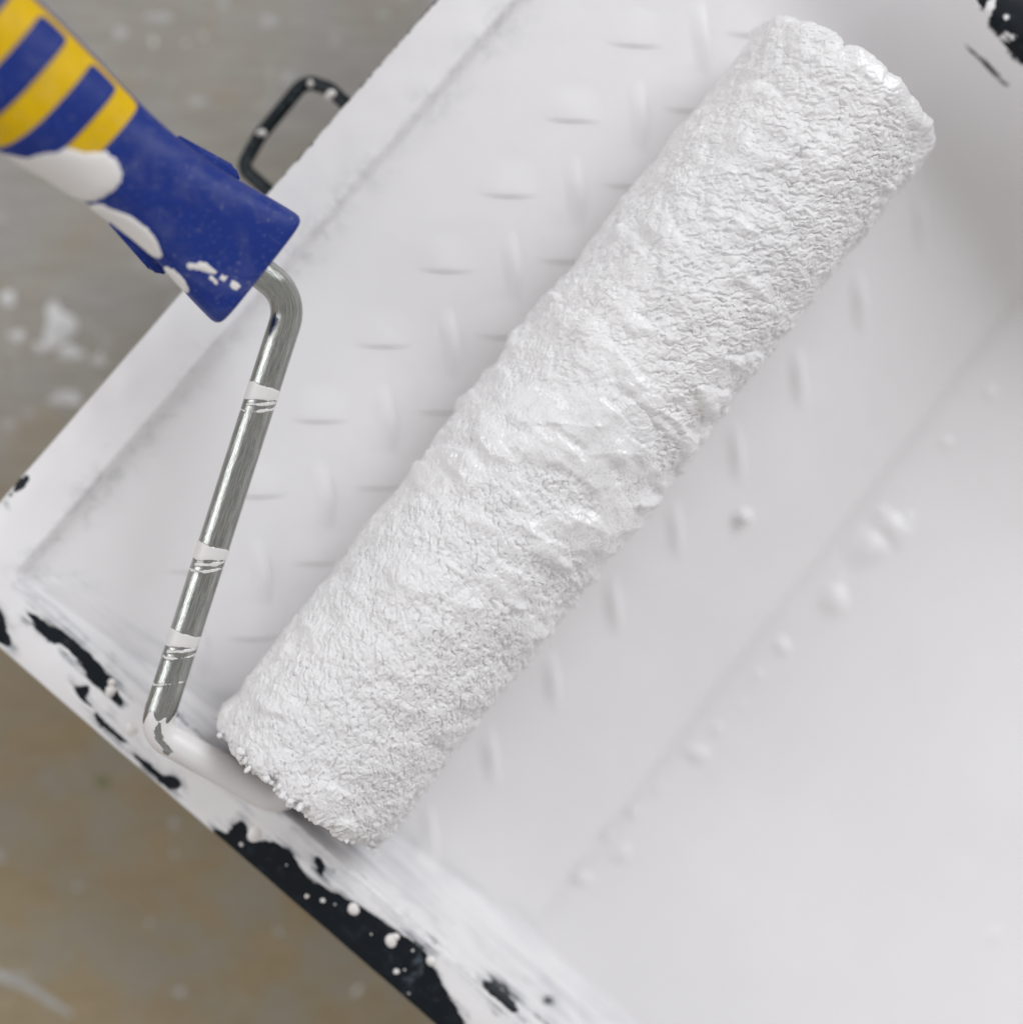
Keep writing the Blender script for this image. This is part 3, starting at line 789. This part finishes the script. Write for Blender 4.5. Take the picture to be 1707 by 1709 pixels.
def pad(name, s0, s1, p0, p1, off, mat, parent, rc=.35, skew=0.0):
    """raised rounded-corner panel on the grip"""
    n, m = 26, 40; V = []; O = []
    g = np.linspace(-1, 1, n); g2 = np.linspace(-1, 1, m)
    gx, gy = np.meshgrid(g, g2, indexing='ij')
    # round the corners: arc-length sizes
    L = (s1 - s0) / 2; Wd = abs(p1 - p0) * .0145 / 2; r = min(L, Wd) * rc * 2
    cx = 1 - r / L; cy = 1 - r / Wd
    px = np.clip((np.abs(gx) - cx) / (1 - cx), 0, 1); qy = np.clip((np.abs(gy) - cy) / (1 - cy), 0, 1)
    nx = np.where(qy > 0, np.where(px > 0, cx + (1 - cx) * px * np.sqrt(1 - qy ** 2 / 2), np.abs(gx)), np.abs(gx)) * np.sign(gx)
    ny = np.where(px > 0, np.where(qy > 0, cy + (1 - cy) * qy * np.sqrt(1 - px ** 2 / 2), np.abs(gy)), np.abs(gy)) * np.sign(gy)
    edge_ = np.minimum(1 - np.abs(gx), (1 - np.abs(gy)) * Wd / L)
    o = off * np.clip(edge_ / .10, 0, 1) ** .5 - .0001
    s_ = (s0 + s1) / 2 + nx * L; p_ = (p0 + p1) / 2 + ny * (p1 - p0) / 2
    s_ = s_ + .0045 * (np.clip(p_ - R(40), 0, None) / R(130)) ** 2
    Vp = hsurf(s_, p_, o).reshape(-1, 3)
    me = mesh_np(name, Vp, grid_faces(n, m))
    c = me.polygons[len(me.polygons) // 2]
    cen = np.array(c.center); axis = HOn + HSn * np.dot(cen - HOn, HSn)
    if np.dot(np.array(c.normal), cen - axis) < 0: me.flip_normals()
    return link(name, me, mat, parent)
inlay = pad('grip_inlay', .0455, .128, R(18), R(200), .00035, M['yellow'], handle, rc=.08)
for k in range(5):
    sc_ = .0525 + .0148 * k
    pad('grip_pad', sc_, sc_ + .0082, R(31), R(205), .0007, M['blue'], handle, rc=.36)
# side guards under the collar
def guard(sgn):
    bm = bmesh.new()
    out = [(.0135, .004), (.0150, .0145), (.0185, .0165), (.034, .0135), (.036, .004)]
    if sgn < 0: out = out[::-1]
    lo = [bm.verts.new(HOn + HSn * s_ + HXn * sgn * x_ - HNn * .0085) for s_, x_ in out]
    hi = [bm.verts.new(HOn + HSn * s_ + HXn * sgn * x_ - HNn * .0045) for s_, x_ in out]
    bm.faces.new(lo[::-1]); bm.faces.new(hi)
    for i in range(len(out)):
        j = (i + 1) % len(out); bm.faces.new((lo[i], lo[j], hi[j], hi[i]))
    bmesh.ops.recalc_face_normals(bm, faces=bm.faces)
    bmesh.ops.bevel(bm, geom=list(bm.edges), offset=.0009, segments=3, affect='EDGES')
    me = bpy.data.meshes.new('thumb_guard'); bm.to_mesh(me); bm.free()
    me.polygons.foreach_set('use_smooth', np.ones(len(me.polygons), bool))
    link('thumb_guard', me, M['blue'], handle)
guard(1); guard(-1)

# drips on the grip: traced in the photograph, laid on its surface
def grip_sp(zx, zy):
    px, py = zx / 2.845, zy / 2.845
    s_, x_ = .03, 0.; h_ = .009
    for _ in range(12):                                  # meet the line of sight with the grip surface
        P_ = plan(px, py, (HO + HS * s_ + HN * h_).z)
        dlt = P_ - HO; s_ = float(np.clip(dlt.dot(HS), .0005, .14)); x_ = dlt.dot(HX)
        a, b, n = float(cub(s_, PS, PA)), float(cub(s_, PS, PB)), float(cub(s_, PS, PN))
        tt = min(abs(x_) / a, .985); h_ = b * (1 - tt ** n) ** (1 / n)
    t_ = max(-1.25, min(1.0, x_ / a))
    ex = 0 if abs(t_) < .985 else (abs(t_) - .985) * 3
    c = min(1, min(abs(t_), .985)) ** (n / 2)
    ph = math.acos(c) if t_ >= 0 else math.pi - math.acos(c)
    if t_ < 0: ph += ex
    else: ph -= ex
    return (s_, ph * .0145)
def grip_patch(pts, hm, w, sink=.0008, en=.0004):
    patch('paint_drip', [grip_sp(*p) for p in pts], lambda x, y, h: hsurf(np.array(x), np.array(y / .0145), h + .0004), hm, w, .0007, M['drop'], handle, sink=sink, edge_noise=en)
grip_patch([(-60, 690), (60, 705), (110, 722), (180, 690), (320, 680), (380, 706), (480, 700), (550, 730), (592, 790), (592, 850), (560, 900), (490, 948), (420, 960), (340, 960), (180, 930), (0, 850), (-60, 800)], .0011, .003)
grip_patch([(470, 950), (520, 985), (600, 1008), (680, 1058), (740, 1120), (775, 1190), (778, 1232), (735, 1225), (660, 1160), (560, 1090), (480, 1030), (400, 980)], .0009, .002)
grip_patch([(770, 1250), (830, 1275), (880, 1325), (912, 1392), (880, 1400), (820, 1330), (775, 1285)], .0008, .0015)
for pts in ([(882, 1246), (915, 1250), (965, 1236), (1000, 1262), (1050, 1300), (1030, 1312), (970, 1288), (920, 1280), (885, 1268)],
            [(1000, 1285), (1060, 1298), (1110, 1330), (1168, 1368), (1130, 1392), (1085, 1352), (1030, 1322)], [(930, 1290), (990, 1300), (1040, 1334), (1075, 1362), (1030, 1348), (970, 1322)]):
    grip_patch(pts, .00028, .001, .00042, .0004)
